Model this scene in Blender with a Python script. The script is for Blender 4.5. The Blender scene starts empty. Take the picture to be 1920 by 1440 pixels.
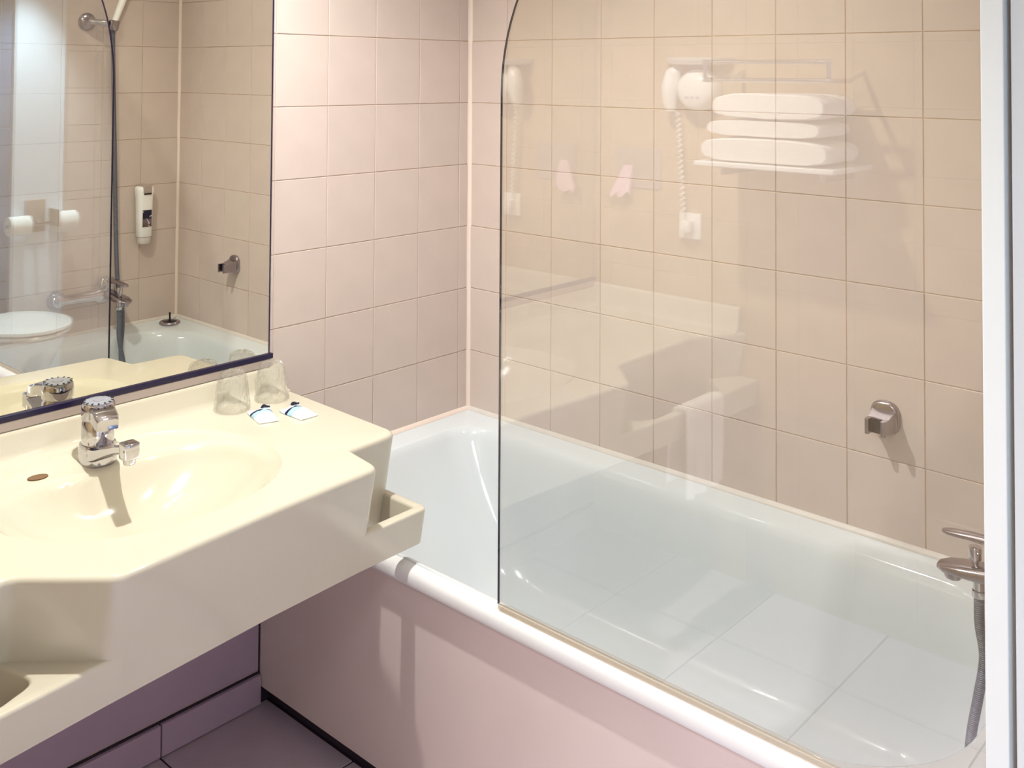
import bpy, bmesh, math, random
from mathutils import Vector, Matrix, noise

random.seed(7)
scn = bpy.context.scene
COL = scn.collection
PI = math.pi

# ------------------------------------------------------------------ camera
YAW, PITCH, ROLL, FPX, CX, CY = 0.7579, 0.0297, 0.0074, 1908.0, 866.4, 80.1
cam_d = bpy.data.cameras.new('camera')
cam = bpy.data.objects.new('camera', cam_d)
COL.objects.link(cam)
cy_, sy_ = math.cos(YAW), math.sin(YAW)
f = Vector((-sy_, cy_, 0)); r = Vector((cy_, sy_, 0)); u = Vector((0, 0, 1))
f, u = math.cos(PITCH) * f + math.sin(PITCH) * u, math.cos(PITCH) * u - math.sin(PITCH) * f
r, u = math.cos(ROLL) * r + math.sin(ROLL) * u, math.cos(ROLL) * u - math.sin(ROLL) * r
M = Matrix((r, u, -f)).transposed().to_4x4()
M.translation = Vector((2.160, -2.3193, 1.590))
cam.matrix_world = M
cam_d.sensor_width = 36.0
cam_d.sensor_fit = 'HORIZONTAL'
cam_d.lens = FPX * 36.0 / 1920.0
cam_d.shift_x = (960 - CX) / 1920.0
cam_d.shift_y = (CY - 720) / 1920.0
cam_d.clip_start = 0.01
scn.camera = cam

# ------------------------------------------------------------------ world, exposure, lights
w = bpy.data.worlds.new('world'); scn.world = w
w.use_nodes = True
w.node_tree.nodes['Background'].inputs[0].default_value = (0.62, 0.60, 0.78, 1)
w.node_tree.nodes['Background'].inputs[1].default_value = 0.3
scn.view_settings.view_transform = 'Standard'
scn.view_settings.look = 'None'
scn.view_settings.gamma = 1.0
scn.view_settings.use_curve_mapping = False
scn.view_settings.exposure = 0.16

def lamp(name, kind, loc, power, color, **kw):
    d = bpy.data.lights.new(name, kind); d.energy = power; d.color = color
    for k, v in kw.items(): setattr(d, k, v)
    o = bpy.data.objects.new(name, d); o.location = loc; COL.objects.link(o); return o

LAMP_A = (0.55, -1.24, 2.40)
lamp('downlight_bulb', 'SPOT', LAMP_A, 106.0, (1.0, 0.985, 0.945), shadow_soft_size=0.022, spot_size=math.radians(150), spot_blend=0.8)
LAMP_B = [(0.125, -1.00, 2.03), (0.125, -1.10, 2.03), (0.125, -1.20, 2.03)]
for p in LAMP_B:
    lamp('mirror_lamp_bulb', 'POINT', p, 1.0, (1.0, 0.96, 0.89), shadow_soft_size=0.014)
LAMP_C = (1.10, -0.46, 2.40)
lamp('bath_downlight_bulb', 'SPOT', LAMP_C, 12.0, (1.0, 0.98, 0.94), shadow_soft_size=0.022, spot_size=math.radians(150), spot_blend=0.8)
hall = lamp('hall_fill', 'AREA', (1.80, -3.2, 2.42), 52.0, (0.92, 0.90, 1.0), shape='RECTANGLE', size=0.8)  # added fill lamp, cool light from behind the camera
hall.data.size_y = 1.0
LAMP_D = (2.60, -1.36, 2.42)
lamp('toilet_fill_spot', 'SPOT', LAMP_D, 300.0, (0.64, 0.83, 1.0), shadow_soft_size=0.03, spot_size=math.radians(62), spot_blend=0.7)  # added unseen spot that brightens the toilet and the wall behind

# ------------------------------------------------------------------ materials
def new_mat(name):
    m = bpy.data.materials.new(name); m.use_nodes = True
    nt = m.node_tree
    return m, nt, nt.nodes['Principled BSDF']

def lin(c):
    return tuple(((v / 12.92) if v <= 0.04045 else ((v + 0.055) / 1.055) ** 2.4) for v in [x / 255.0 for x in c])

def mat(name, rgb, rough=0.4, metal=0.0, coat=0.0, var=0.0, scale=12.0, bump=0.0, bscale=60.0, obj_var=0.0, spec=0.5, rgb2=None, srgb=True):
    m, nt, b = new_mat(name)
    c = lin(rgb) if srgb else rgb
    b.inputs['Roughness'].default_value = rough
    b.inputs['Metallic'].default_value = metal
    b.inputs['Coat Weight'].default_value = coat
    b.inputs['Coat Roughness'].default_value = 0.05
    b.inputs['Specular IOR Level'].default_value = spec
    N, L = nt.nodes, nt.links
    tc = N.new('ShaderNodeTexCoord')
    nz = N.new('ShaderNodeTexNoise'); nz.inputs['Scale'].default_value = scale; nz.inputs['Detail'].default_value = 3
    L.new(tc.outputs['Object'], nz.inputs['Vector'])
    ramp = N.new('ShaderNodeMapRange'); ramp.inputs[1].default_value = 0.3; ramp.inputs[2].default_value = 0.7
    L.new(nz.outputs['Fac'], ramp.inputs[0])
    mx = N.new('ShaderNodeMix'); mx.data_type = 'RGBA'
    d = lin(rgb2) if rgb2 else tuple(v * (1 - var) for v in c)
    mx.inputs[6].default_value = (*c, 1); mx.inputs[7].default_value = (*d, 1)
    L.new(ramp.outputs[0], mx.inputs[0])
    last = mx.outputs[2]
    if obj_var:
        oi = N.new('ShaderNodeObjectInfo')
        hsv = N.new('ShaderNodeHueSaturation')
        mr = N.new('ShaderNodeMapRange'); mr.inputs[3].default_value = 1 - obj_var; mr.inputs[4].default_value = 1 + obj_var
        L.new(oi.outputs['Random'], mr.inputs[0]); L.new(mr.outputs[0], hsv.inputs['Value'])
        mr2 = N.new('ShaderNodeMapRange'); mr2.inputs[3].default_value = 0.5 - obj_var * 0.25; mr2.inputs[4].default_value = 0.5 + obj_var * 0.25
        wn = N.new('ShaderNodeTexWhiteNoise'); wn.noise_dimensions = '1D'
        L.new(oi.outputs['Random'], wn.inputs['W']); L.new(wn.outputs['Value'], mr2.inputs[0]); L.new(mr2.outputs[0], hsv.inputs['Hue'])
        L.new(last, hsv.inputs['Color']); last = hsv.outputs['Color']
    L.new(last, b.inputs['Base Color'])
    if bump:
        n2 = N.new('ShaderNodeTexNoise'); n2.inputs['Scale'].default_value = bscale; n2.inputs['Detail'].default_value = 4
        L.new(tc.outputs['Object'], n2.inputs['Vector'])
        bp = N.new('ShaderNodeBump'); bp.inputs['Strength'].default_value = bump; bp.inputs['Distance'].default_value = 0.002
        L.new(n2.outputs['Fac'], bp.inputs['Height']); L.new(bp.outputs['Normal'], b.inputs['Normal'])
    return m

def thin_glass(name, tint, bump=0.0, bscale=30.0, rough=0.0, base=0.04, haze=0.0):
    """clear sheet: transmission straight through, Fresnel (Schlick) mirror reflection on each face"""
    m = bpy.data.materials.new(name); m.use_nodes = True
    nt = m.node_tree; N, L = nt.nodes, nt.links
    N.remove(N['Principled BSDF']); out = N['Material Output']
    lw = N.new('ShaderNodeLayerWeight'); lw.inputs['Blend'].default_value = 0.5
    p = N.new('ShaderNodeMath'); p.operation = 'POWER'; p.inputs[1].default_value = 5
    L.new(lw.outputs['Facing'], p.inputs[0])
    mr = N.new('ShaderNodeMapRange'); mr.inputs[3].default_value = base; mr.inputs[4].default_value = 1.0
    L.new(p.outputs[0], mr.inputs[0])
    tr = N.new('ShaderNodeBsdfTransparent'); tr.inputs[0].default_value = (*tint, 1)
    gl = N.new('ShaderNodeBsdfGlossy'); gl.inputs['Roughness'].default_value = rough
    mx = N.new('ShaderNodeMixShader')
    L.new(mr.outputs[0], mx.inputs[0]); L.new(tr.outputs[0], mx.inputs[1]); L.new(gl.outputs[0], mx.inputs[2])
    last = mx.outputs[0]
    if bump:
        tc = N.new('ShaderNodeTexCoord')
        nz = N.new('ShaderNodeTexNoise'); nz.inputs['Scale'].default_value = bscale; nz.inputs['Detail'].default_value = 5; nz.inputs['Distortion'].default_value = 1.2
        L.new(tc.outputs['Object'], nz.inputs['Vector'])
        bp = N.new('ShaderNodeBump'); bp.inputs['Strength'].default_value = bump; bp.inputs['Distance'].default_value = 0.01
        L.new(nz.outputs['Fac'], bp.inputs['Height'])
        L.new(bp.outputs['Normal'], lw.inputs['Normal']); L.new(bp.outputs['Normal'], gl.inputs['Normal'])
    if haze:
        df = N.new('ShaderNodeBsdfDiffuse'); df.inputs[0].default_value = (0.9, 0.88, 0.82, 1)
        m2 = N.new('ShaderNodeMixShader'); m2.inputs[0].default_value = haze
        L.new(last, m2.inputs[1]); L.new(df.outputs[0], m2.inputs[2]); last = m2.outputs[0]
    L.new(last, out.inputs['Surface'])
    return m

MT = {}
MT['tile'] = mat('pink_beige_wall_tile', (212, 197, 188), rough=0.26, var=0.05, scale=9, bump=0.03, bscale=8, obj_var=0.016, spec=0.45)
MT['grout'] = mat('sandy_grout', (212, 188, 166), rough=0.9, var=0.18, scale=22)
MT['grout_dark'] = mat('dark_floor_grout', (62, 40, 58), rough=0.9, var=0.15)
MT['floor'] = mat('shade_tinted_beige_floor_tile', (204, 187, 196), rough=0.3, var=0.06, scale=14, bump=0.02, bscale=20, obj_var=0.03)  # beige tile; the mauve tint carries the purple of shaded floor
MT['base'] = mat('shade_tinted_base_tile', (190, 166, 182), rough=0.3, var=0.05)  # mauve tint puts the purple under-vanity shade into the tile colour
MT['plaster'] = mat('ceiling_paint', (240, 236, 228), rough=0.85, var=0.02)
MT['white_paint'] = mat('white_gloss_paint', (240, 242, 238), rough=0.3, var=0.02)
MT['white_plastic'] = mat('white_plastic', (248, 248, 245), rough=0.22, var=0.01)
MT['profile'] = mat('white_screen_profile', (226, 231, 227), rough=0.3, var=0.01)
MT['silicone'] = mat('pale_pink_silicone', (240, 224, 212), rough=0.35, var=0.05)
MT['caulk'] = mat('whitish_caulk', (222, 216, 209), rough=0.4, var=0.07, scale=30)
MT['enamel'] = mat('white_bath_enamel', (220, 227, 230), rough=0.1, var=0.02, scale=4, coat=0.4)
MT['rail'] = mat('white_rim_profile', (240, 240, 238), rough=0.16, var=0.01)
MT['panel'] = mat('pink_bath_panel', (236, 219, 213), rough=0.16, var=0.04, scale=5, spec=0.5)
MT['cream'] = mat('cream_moulded_vanity', (212, 206, 186), rough=0.14, var=0.02, scale=3, coat=0.25)
MT['chrome'] = mat('chrome', (205, 203, 208), rough=0.09, metal=1.0)
MT['chrome_dull'] = mat('brushed_chrome', (168, 160, 166), rough=0.22, metal=1.0)
MT['steel'] = mat('hose_steel', (132, 136, 150), rough=0.38, metal=0.65)
MT['dark'] = mat('near_black_navy', (14, 10, 40), rough=0.35)
MT['dark_trim'] = mat('navy_mirror_trim', (20, 10, 52), rough=0.3)
MT['ledge'] = mat('beige_ledge_strip', (176, 162, 153), rough=0.4)
MT['grey'] = mat('grey_dial_face', (150, 152, 160), rough=0.35, var=0.1)
MT['shadow_gap'] = mat('dark_recess', (46, 34, 48), rough=0.9)  # dark joints; also the shade of the toe recess put into colour
MT['ceramic'] = mat('white_ceramic', (236, 238, 238), rough=0.08, coat=0.3)
MT['paper'] = mat('white_paper', (240, 240, 236), rough=0.9, bump=0.2, bscale=90)
MT['towel'] = mat('white_terry', (240, 238, 232), rough=0.95, bump=0.8, bscale=260)
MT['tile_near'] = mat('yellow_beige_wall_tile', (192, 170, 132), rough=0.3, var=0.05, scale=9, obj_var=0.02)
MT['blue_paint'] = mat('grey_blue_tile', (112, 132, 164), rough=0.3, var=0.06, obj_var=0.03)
MT['pink_paper'] = mat('pink_tissue', (232, 200, 216), rough=0.9)
MT['seal'] = thin_glass('beige_clear_seal', (0.82, 0.74, 0.60), rough=0.2, haze=0.35)
MT['glass'] = thin_glass('clear_screen_glass', (0.985, 0.99, 0.98), base=0.15)
MT['glass_edge'] = mat('dark_glass_edge', (34, 26, 46), rough=0.2)
MT['film'] = thin_glass('crinkled_clear_film', (0.995, 0.995, 0.985), bump=0.8, bscale=70, rough=0.02, base=0.14, haze=0.04)
MT['tumbler'] = thin_glass('clear_tumbler_glass', (0.99, 0.99, 0.985), base=0.04)
MT['mirror'] = mat('mirror_silver', (228, 226, 214), rough=0.0, metal=1.0)
MT['blackrubber'] = mat('black_rubber', (24, 22, 26), rough=0.5)
MT['brown_hole'] = mat('brown_recess', (120, 92, 62), rough=0.8)
MT['cool_panel'] = mat('cool_white_panel', (226, 234, 244), rough=0.35)

# corrugation on the hose
nt = MT['steel'].node_tree
wv = nt.nodes.new('ShaderNodeTexWave'); wv.wave_type = 'BANDS'; wv.bands_direction = 'Z'; wv.inputs['Scale'].default_value = 85
tcs = nt.nodes.new('ShaderNodeTexCoord'); nt.links.new(tcs.outputs['Object'], wv.inputs['Vector'])
bps = nt.nodes.new('ShaderNodeBump'); bps.inputs['Strength'].default_value = 0.9; bps.inputs['Distance'].default_value = 0.003
nt.links.new(wv.outputs['Fac'], bps.inputs['Height']); nt.links.new(bps.outputs['Normal'], nt.nodes['Principled BSDF'].inputs['Normal'])

# sachet print: white pouch, pale blue band, navy wavy line near its far end (object coordinates of the pouch)
def sachet_mat():
    m, nt, b = new_mat('sachet_print')
    N, L = nt.nodes, nt.links
    tc = N.new('ShaderNodeTexCoord'); sp = N.new('ShaderNodeSeparateXYZ'); L.new(tc.outputs['Object'], sp.inputs[0])
    wvn = N.new('ShaderNodeMath'); wvn.operation = 'SINE'
    ml = N.new('ShaderNodeMath'); ml.operation = 'MULTIPLY'; ml.inputs[1].default_value = 75
    L.new(sp.outputs['Y'], ml.inputs[0]); L.new(ml.outputs[0], wvn.inputs[0])
    ma = N.new('ShaderNodeMath'); ma.operation = 'MULTIPLY_ADD'; ma.inputs[1].default_value = 0.003
    L.new(wvn.outputs[0], ma.inputs[0]); L.new(sp.outputs['X'], ma.inputs[2])
    mr = N.new('ShaderNodeMapRange'); mr.inputs[1].default_value = -0.040; mr.inputs[2].default_value = 0.040
    L.new(ma.outputs[0], mr.inputs[0])
    cr = N.new('ShaderNodeValToRGB'); cr.color_ramp.interpolation = 'CONSTANT'
    e = cr.color_ramp.elements
    e[0].position = 0; e[0].color = (*lin((214, 226, 236)), 1)
    e[1].position = 0.20; e[1].color = (*lin((26, 26, 74)), 1)
    for p, c in ((0.31, (170, 208, 226)), (0.52, (206, 228, 238)), (0.58, (248, 250, 250))):
        k = e.new(p); k.color = (*lin(c), 1)
    L.new(mr.outputs[0], cr.inputs[0]); L.new(cr.outputs[0], b.inputs['Base Color'])
    b.inputs['Roughness'].default_value = 0.25
    nz = N.new('ShaderNodeTexNoise'); nz.inputs['Scale'].default_value = 90; L.new(tc.outputs['Object'], nz.inputs['Vector'])
    bp = N.new('ShaderNodeBump'); bp.inputs['Strength'].default_value = 0.5; bp.inputs['Distance'].default_value = 0.003
    L.new(nz.outputs['Fac'], bp.inputs['Height']); L.new(bp.outputs['Normal'], b.inputs['Normal'])
    return m
MT['sachet'] = sachet_mat()

def label_mat():
    """dispenser label: dark photograph block above, brown block below with pale marks (object coordinates)"""
    m, nt, b = new_mat('dispenser_label')
    N, L = nt.nodes, nt.links
    tc = N.new('ShaderNodeTexCoord'); sp = N.new('ShaderNodeSeparateXYZ'); L.new(tc.outputs['Object'], sp.inputs[0])
    mr = N.new('ShaderNodeMapRange'); mr.inputs[1].default_value = -0.034; mr.inputs[2].default_value = 0.034
    L.new(sp.outputs['Z'], mr.inputs[0])
    cr = N.new('ShaderNodeValToRGB'); e = cr.color_ramp.elements
    e[0].position = 0; e[0].color = (*lin((88, 70, 52)), 1)
    e[1].position = 0.40; e[1].color = (*lin((120, 100, 104)), 1)
    for p, c in ((0.50, (40, 34, 60)), (0.6, (16, 14, 46)), (1.0, (22, 18, 52))):
        k = e.new(p); k.color = (*lin(c), 1)
    L.new(mr.outputs[0], cr.inputs[0])
    nz = N.new('ShaderNodeTexNoise'); nz.inputs['Scale'].default_value = 70; nz.inputs['Detail'].default_value = 2
    L.new(tc.outputs['Object'], nz.inputs['Vector'])
    gt = N.new('ShaderNodeMath'); gt.operation = 'GREATER_THAN'; gt.inputs[1].default_value = 0.63; L.new(nz.outputs['Fac'], gt.inputs[0])
    mx = N.new('ShaderNodeMix'); mx.data_type = 'RGBA'; mx.inputs[7].default_value = (*lin((190, 186, 200)), 1)
    L.new(gt.outputs[0], mx.inputs[0]); L.new(cr.outputs[0], mx.inputs[6]); L.new(mx.outputs[2], b.inputs['Base Color'])
    b.inputs['Roughness'].default_value = 0.4
    return m
MT['label'] = label_mat()

# ------------------------------------------------------------------ mesh helpers
class MB:
    def __init__(s): s.v = []; s.f = []; s.flat = set()
    def add(s, vs, fs):
        o = len(s.v); s.v += [Vector(p) for p in vs]; s.f += [tuple(i + o for i in q) for q in fs]; return o
    def box(s, x0, x1, y0, y1, z0, z1, b=0.0):
        if b <= 0:
            vs = [(x, y, z) for z in (z0, z1) for y in (y0, y1) for x in (x0, x1)]
            s.add(vs, [(0, 2, 3, 1), (4, 5, 7, 6), (0, 1, 5, 4), (2, 6, 7, 3), (0, 4, 6, 2), (1, 3, 7, 5)])
        else:
            bm = bmesh.new(); bmesh.ops.create_cube(bm, size=1)
            for v in bm.verts:
                v.co = Vector(((x0 + x1) / 2 + v.co.x * (x1 - x0), (y0 + y1) / 2 + v.co.y * (y1 - y0), (z0 + z1) / 2 + v.co.z * (z1 - z0)))
            bmesh.ops.bevel(bm, geom=list(bm.edges), offset=b, segments=3, affect='EDGES', profile=0.5)
            s.from_bm(bm)
        return s
    def from_bm(s, bm):
        bm.verts.index_update()
        s.add([v.co.copy() for v in bm.verts], [tuple(v.index for v in fc.verts) for fc in bm.faces]); bm.free(); return s
    def rings(s, rings, cap0=False, cap1=False, closed=True):
        n = len(rings[0]); o = s.add([p for rg in rings for p in rg], [])
        for i in range(len(rings) - 1):
            for j in range(n if closed else n - 1):
                k = (j + 1) % n
                s.f.append((o + i * n + j, o + i * n + k, o + (i + 1) * n + k, o + (i + 1) * n + j))
        if cap0: s.f.append(tuple(o + j for j in reversed(range(n))))
        if cap1: s.f.append(tuple(o + (len(rings) - 1) * n + j for j in range(n)))
        return s
    def lathe(s, origin, axis, prof, n=32, cap0=True, cap1=True):
        """prof: (distance along axis, radius)"""
        a = Vector(axis).normalized()
        t = Vector((0, 0, 1)) if abs(a.z) < 0.9 else Vector((1, 0, 0))
        e1 = a.cross(t).normalized(); e2 = a.cross(e1).normalized(); o = Vector(origin)
        s.rings([[o + a * d + (e1 * math.cos(-2 * PI * j / n) + e2 * math.sin(-2 * PI * j / n)) * rr for j in range(n)] for d, rr in prof][::-1], cap0, cap1)
        return s
    def tube(s, path, rad, n=12, cap=True):
        pts = [Vector(p) for p in path]; rgs = []
        t0 = (pts[1] - pts[0]).normalized()
        e1 = t0.orthogonal().normalized()
        for i, p in enumerate(pts):
            t = (pts[min(i + 1, len(pts) - 1)] - pts[max(i - 1, 0)]).normalized()
            e1 = (e1 - t * e1.dot(t)).normalized(); e2 = t.cross(e1)
            rr = rad[i] if isinstance(rad, (list, tuple)) else rad
            rgs.append([p + (e1 * math.cos(2 * PI * j / n) + e2 * math.sin(2 * PI * j / n)) * rr for j in range(n)])
        s.rings(rgs, cap, cap); return s
    def prism(s, poly, z0, z1, fillet=0.0, seg=4):
        """extrude a plan polygon (CCW) from z0 to z1 with a rounded top edge"""
        if fillet <= 0:
            s.rings([[(x, y, z0) for x, y in poly], [(x, y, z1) for x, y in poly]], True, True); return s
        rg = [[(x, y, z0) for x, y in poly], [(x, y, z1 - fillet) for x, y in poly]]
        for k in range(1, seg + 1):
            a = PI / 2 * k / seg
            q = inset(poly, fillet * (1 - math.cos(a)))
            rg.append([(x, y, z1 - fillet + fillet * math.sin(a)) for x, y in q])
        s.rings(rg, True, True); return s

def inset(poly, d):
    n = len(poly); out = []
    for i in range(n):
        a = Vector(poly[i - 1]); b = Vector(poly[i]); c = Vector(poly[(i + 1) % n])
        e1 = (b - a); e2 = (c - b)
        if e1.length < 1e-9 or e2.length < 1e-9: out.append(tuple(b)); continue
        n1 = Vector((-e1.y, e1.x)).normalized(); n2 = Vector((-e2.y, e2.x)).normalized()
        m = n1 + n2
        if m.length < 1e-6: out.append(tuple(b)); continue
        m.normalize(); k = d / max(0.35, m.dot(n1))
        out.append((b.x + m.x * k, b.y + m.y * k))
    return out

def round_poly(pts, seg=6):
    """pts: (x, y, radius); returns a polygon with rounded corners"""
    n = len(pts); out = []
    for i in range(n):
        p = Vector(pts[i][:2]); rr = pts[i][2] if len(pts[i]) > 2 else 0
        if rr <= 0: out.append(tuple(p)); continue
        a = (Vector(pts[i - 1][:2]) - p); b = (Vector(pts[(i + 1) % n][:2]) - p)
        la, lb = a.length, b.length; a.normalize(); b.normalize()
        ang = a.angle(b); t = min(rr / math.tan(ang / 2), la * 0.49, lb * 0.49)
        p0 = p + a * t; p1 = p + b * t
        for k in range(seg + 1):
            s = k / seg
            q = p0 * (1 - s) ** 2 + p * 2 * s * (1 - s) + p1 * s ** 2
            out.append(tuple(q))
    return out

def catmull(pts, k=8):
    P = [Vector(p) for p in pts]; P = [P[0] * 2 - P[1]] + P + [P[-1] * 2 - P[-2]]; out = []
    for i in range(1, len(P) - 2):
        for j in range(k):
            t = j / k
            out.append(0.5 * ((2 * P[i]) + (P[i + 1] - P[i - 1]) * t + (2 * P[i - 1] - 5 * P[i] + 4 * P[i + 1] - P[i + 2]) * t * t + (3 * P[i] - P[i - 1] - 3 * P[i + 1] + P[i + 2]) * t ** 3))
    out.append(P[-2]); return out

def root_loc(p):
    v = Vector((0, 0, 0))
    while p is not None: v += p.location; p = p.parent
    return v

def obj(name, mb, m, parent=None, smooth=False, angle=40, origin=None):
    """link the builder's mesh as one object; vertices are given in world coordinates"""
    me = bpy.data.meshes.new(name)
    base = root_loc(parent)
    o3 = Vector(origin) if origin is not None else base
    me.from_pydata([tuple(v - o3) for v in mb.v], [], mb.f)
    me.materials.append(MT[m] if isinstance(m, str) else m)
    bm = bmesh.new(); bm.from_mesh(me)
    bmesh.ops.remove_doubles(bm, verts=bm.verts, dist=1e-6)
    bmesh.ops.recalc_face_normals(bm, faces=bm.faces)
    if smooth:
        lim = math.radians(angle)
        for fc in bm.faces: fc.smooth = True
        for e in bm.edges:
            if len(e.link_faces) == 2 and e.calc_face_angle(0) > lim: e.smooth = False
    bm.to_mesh(me); bm.free()
    o = bpy.data.objects.new(name, me); COL.objects.link(o)
    if parent is not None: o.parent = parent
    o.location = o3 - base
    return o

def thing(name, label, cat, loc, group=None):
    o = bpy.data.objects.new(name, None); o.empty_display_size = 0.05; COL.objects.link(o)
    o.location = loc; o['label'] = label; o['category'] = cat
    if group: o['group'] = group
    return o

def tag(o, label, cat, group=None):
    o['label'] = label; o['category'] = cat
    if group: o['group'] = group
    return o

def struct(name, mb, m, label=None, smooth=False, category=None):
    o = obj(name, mb, m, None, smooth); o['kind'] = 'structure'
    if label: o['label'] = label
    return o

# tiles ------------------------------------------------------------
_tile_cache = {}
def tile_mesh(wd, ht, th, m, bev=0.0011):
    k = (round(wd, 4), round(ht, 4), th, m)
    if k not in _tile_cache:
        a, b, c, d = wd / 2, ht / 2, wd / 2 - bev, ht / 2 - bev
        vs = [(-a, -b, -th), (a, -b, -th), (a, b, -th), (-a, b, -th), (-a, -b, -bev), (a, -b, -bev), (a, b, -bev), (-a, b, -bev),
              (-c, -d, 0), (c, -d, 0), (c, d, 0), (-c, d, 0)]
        fs = [(0, 1, 5, 4), (1, 2, 6, 5), (2, 3, 7, 6), (3, 0, 4, 7), (4, 5, 9, 8), (5, 6, 10, 9), (6, 7, 11, 10), (7, 4, 8, 11), (8, 9, 10, 11), (3, 2, 1, 0)]
        me = bpy.data.meshes.new('tile'); me.from_pydata(vs, [], fs); me.materials.append(MT[m]); me.update()
        _tile_cache[k] = me
    return _tile_cache[k]

def tile_field(parent, frame, us, vs, m='tile', gap=0.0019, th=0.006, skip=None, tilt=0.0012, name='tile', lift=0.0003):
    """lay tiles between the joint positions us and vs; frame maps (u, v, out) to the world"""
    for i in range(len(us) - 1):
        for j in range(len(vs) - 1):
            u0, u1, v0, v1 = us[i], us[i + 1], vs[j], vs[j + 1]
            if u1 - u0 < 0.008 or v1 - v0 < 0.008: continue
            if skip and skip((u0 + u1) / 2, (v0 + v1) / 2): continue
            o = bpy.data.objects.new(name, tile_mesh(u1 - u0 - gap, v1 - v0 - gap, th, m)); COL.objects.link(o)
            o.parent = parent
            mt = frame @ Matrix.Translation(((u0 + u1) / 2, (v0 + v1) / 2, random.uniform(-lift, lift)))
            mt = mt @ Matrix.Rotation(random.uniform(-tilt, tilt), 4, 'X') @ Matrix.Rotation(random.uniform(-tilt, tilt), 4, 'Y')
            o.location, o.rotation_mode = mt.translation, 'QUATERNION'
            o.rotation_quaternion = mt.to_quaternion()

def frame(ux, vx, nx, off=(0, 0, 0)):
    m = Matrix((Vector(ux), Vector(vx), Vector(nx))).transposed().to_4x4(); m.translation = Vector(off); return m

# ------------------------------------------------------------------ room shell
L_END = 1.7045          # tub end wall
Z_CEIL = 2.45
TW, TH, Z_A = 0.1725, 0.190095, 1.688
rows = [0.5625] + [Z_A + TH * k for k in range(-5, 4)] + [Z_CEIL]
X_R = 2.90              # wall beyond the toilet
Y_N = -2.20             # near wall, beside the doorway

wl = struct('wall_left', MB().box(-0.10, -0.002, -2.30, 0.10, 0, Z_CEIL), 'grout')
cols = sorted([0.0] + [-(k * TW + 0.04577) for k in range(0, 5)] + [-0.765])
tile_field(wl, frame((0, 1, 0), (0, 0, 1), (1, 0, 0)), cols, rows)
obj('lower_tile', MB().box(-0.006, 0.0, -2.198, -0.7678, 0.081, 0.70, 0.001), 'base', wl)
obj('corner_joint_shade', MB().box(-0.004, 0.0006, -0.7676, -0.7646, 0.0, 0.5).box(-0.004, 0.0006, -0.7650, -0.72, 0.0, 0.046), 'shadow_gap', wl)  # dark corner joint, then a painted shade patch in the toe gap
obj('lower_tile', MB().box(-0.006, 0.0, -2.198, -0.768, 0.704, 2.44, 0.001), 'tile', wl)

wb = struct('wall_back', MB().box(-0.002, 1.80, 0.002, 0.10, 0, Z_CEIL), 'grout')
cols = [0.0] + [0.15157 + TW * k for k in range(0, 9)] + [L_END]
tile_field(wb, frame((1, 0, 0), (0, 0, 1), (0, -1, 0)), cols, rows)

wr = struct('wall_right', MB().box(L_END + 0.002, 1.80, -0.756, 0.0, 0, Z_CEIL), 'grout')
cols = [0.002 + TW * k for k in range(0, 5)] + [0.756]
tile_field(wr, frame((0, -1, 0), (0, 0, 1), (-1, 0, 0), (L_END, 0, 0)), cols, rows)

wn = struct('wall_near', MB().box(-0.10, 1.42, Y_N - 0.10, Y_N - 0.002, 0, Z_CEIL), 'grout')
cols = [-(1.42 - TW * 0.8 - TW * k) for k in range(-1, 8)]
cols = sorted([-c for c in cols if -c > 0.02 and -c < 1.42] + [0.0, 1.42])
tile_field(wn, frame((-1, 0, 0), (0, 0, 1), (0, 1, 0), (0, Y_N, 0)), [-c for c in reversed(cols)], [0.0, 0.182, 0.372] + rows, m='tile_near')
struct('wall_near_2', MB().box(2.62, 3.0, Y_N - 0.10, Y_N, 0, Z_CEIL), 'white_paint')
struct('wall_near_3', MB().box(1.42, 2.62, Y_N - 0.10, Y_N, 2.12, Z_CEIL), 'white_paint')

struct('wall_return', MB().box(1.744, X_R, -0.774, -0.70, 0, Z_CEIL), 'profile')
wt = struct('wall_toilet', MB().box(X_R, X_R + 0.1, -2.30, -0.70, 0, Z_CEIL), 'grout')
zrow = [0.0, 0.182, 0.372] + rows
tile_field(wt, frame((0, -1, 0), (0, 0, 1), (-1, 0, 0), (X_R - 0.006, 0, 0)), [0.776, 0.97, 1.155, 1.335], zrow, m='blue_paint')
tile_field(wt, frame((0, -1, 0), (0, 0, 1), (-1, 0, 0), (X_R - 0.006, 0, 0)), [1.60, 1.7725, 1.945, 2.1175, 2.198], zrow)
obj('pipe_casing', MB().box(X_R - 0.03, X_R + 0.001, -1.597, -1.338, 0.002, 2.44, 0.004), 'cool_panel', wt)

# hall beyond the doorway
struct('wall_hall', MB().box(0.3, 3.4, -4.3, -4.2, 0, Z_CEIL).box(0.2, 0.3, -4.3, -2.30, 0, Z_CEIL).box(3.4, 3.5, -4.3, -2.2, 0, Z_CEIL).box(3.0, 3.4, -2.30, -2.2, 0, Z_CEIL), 'white_paint')
struct('ceiling', MB().box(-0.1, 3.5, -4.3, 0.1, Z_CEIL, Z_CEIL + 0.1), 'plaster')

fl = struct('floor', MB().box(-0.1, 3.5, -4.3, 0.1, -0.1, -0.003), 'grout_dark')
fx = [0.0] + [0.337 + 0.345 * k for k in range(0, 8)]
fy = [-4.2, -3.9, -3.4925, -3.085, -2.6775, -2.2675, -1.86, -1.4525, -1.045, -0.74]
tile_field(fl, frame((1, 0, 0), (0, 1, 0), (0, 0, 1)), fx, fy, m='floor', gap=0.005, th=0.008)

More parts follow.
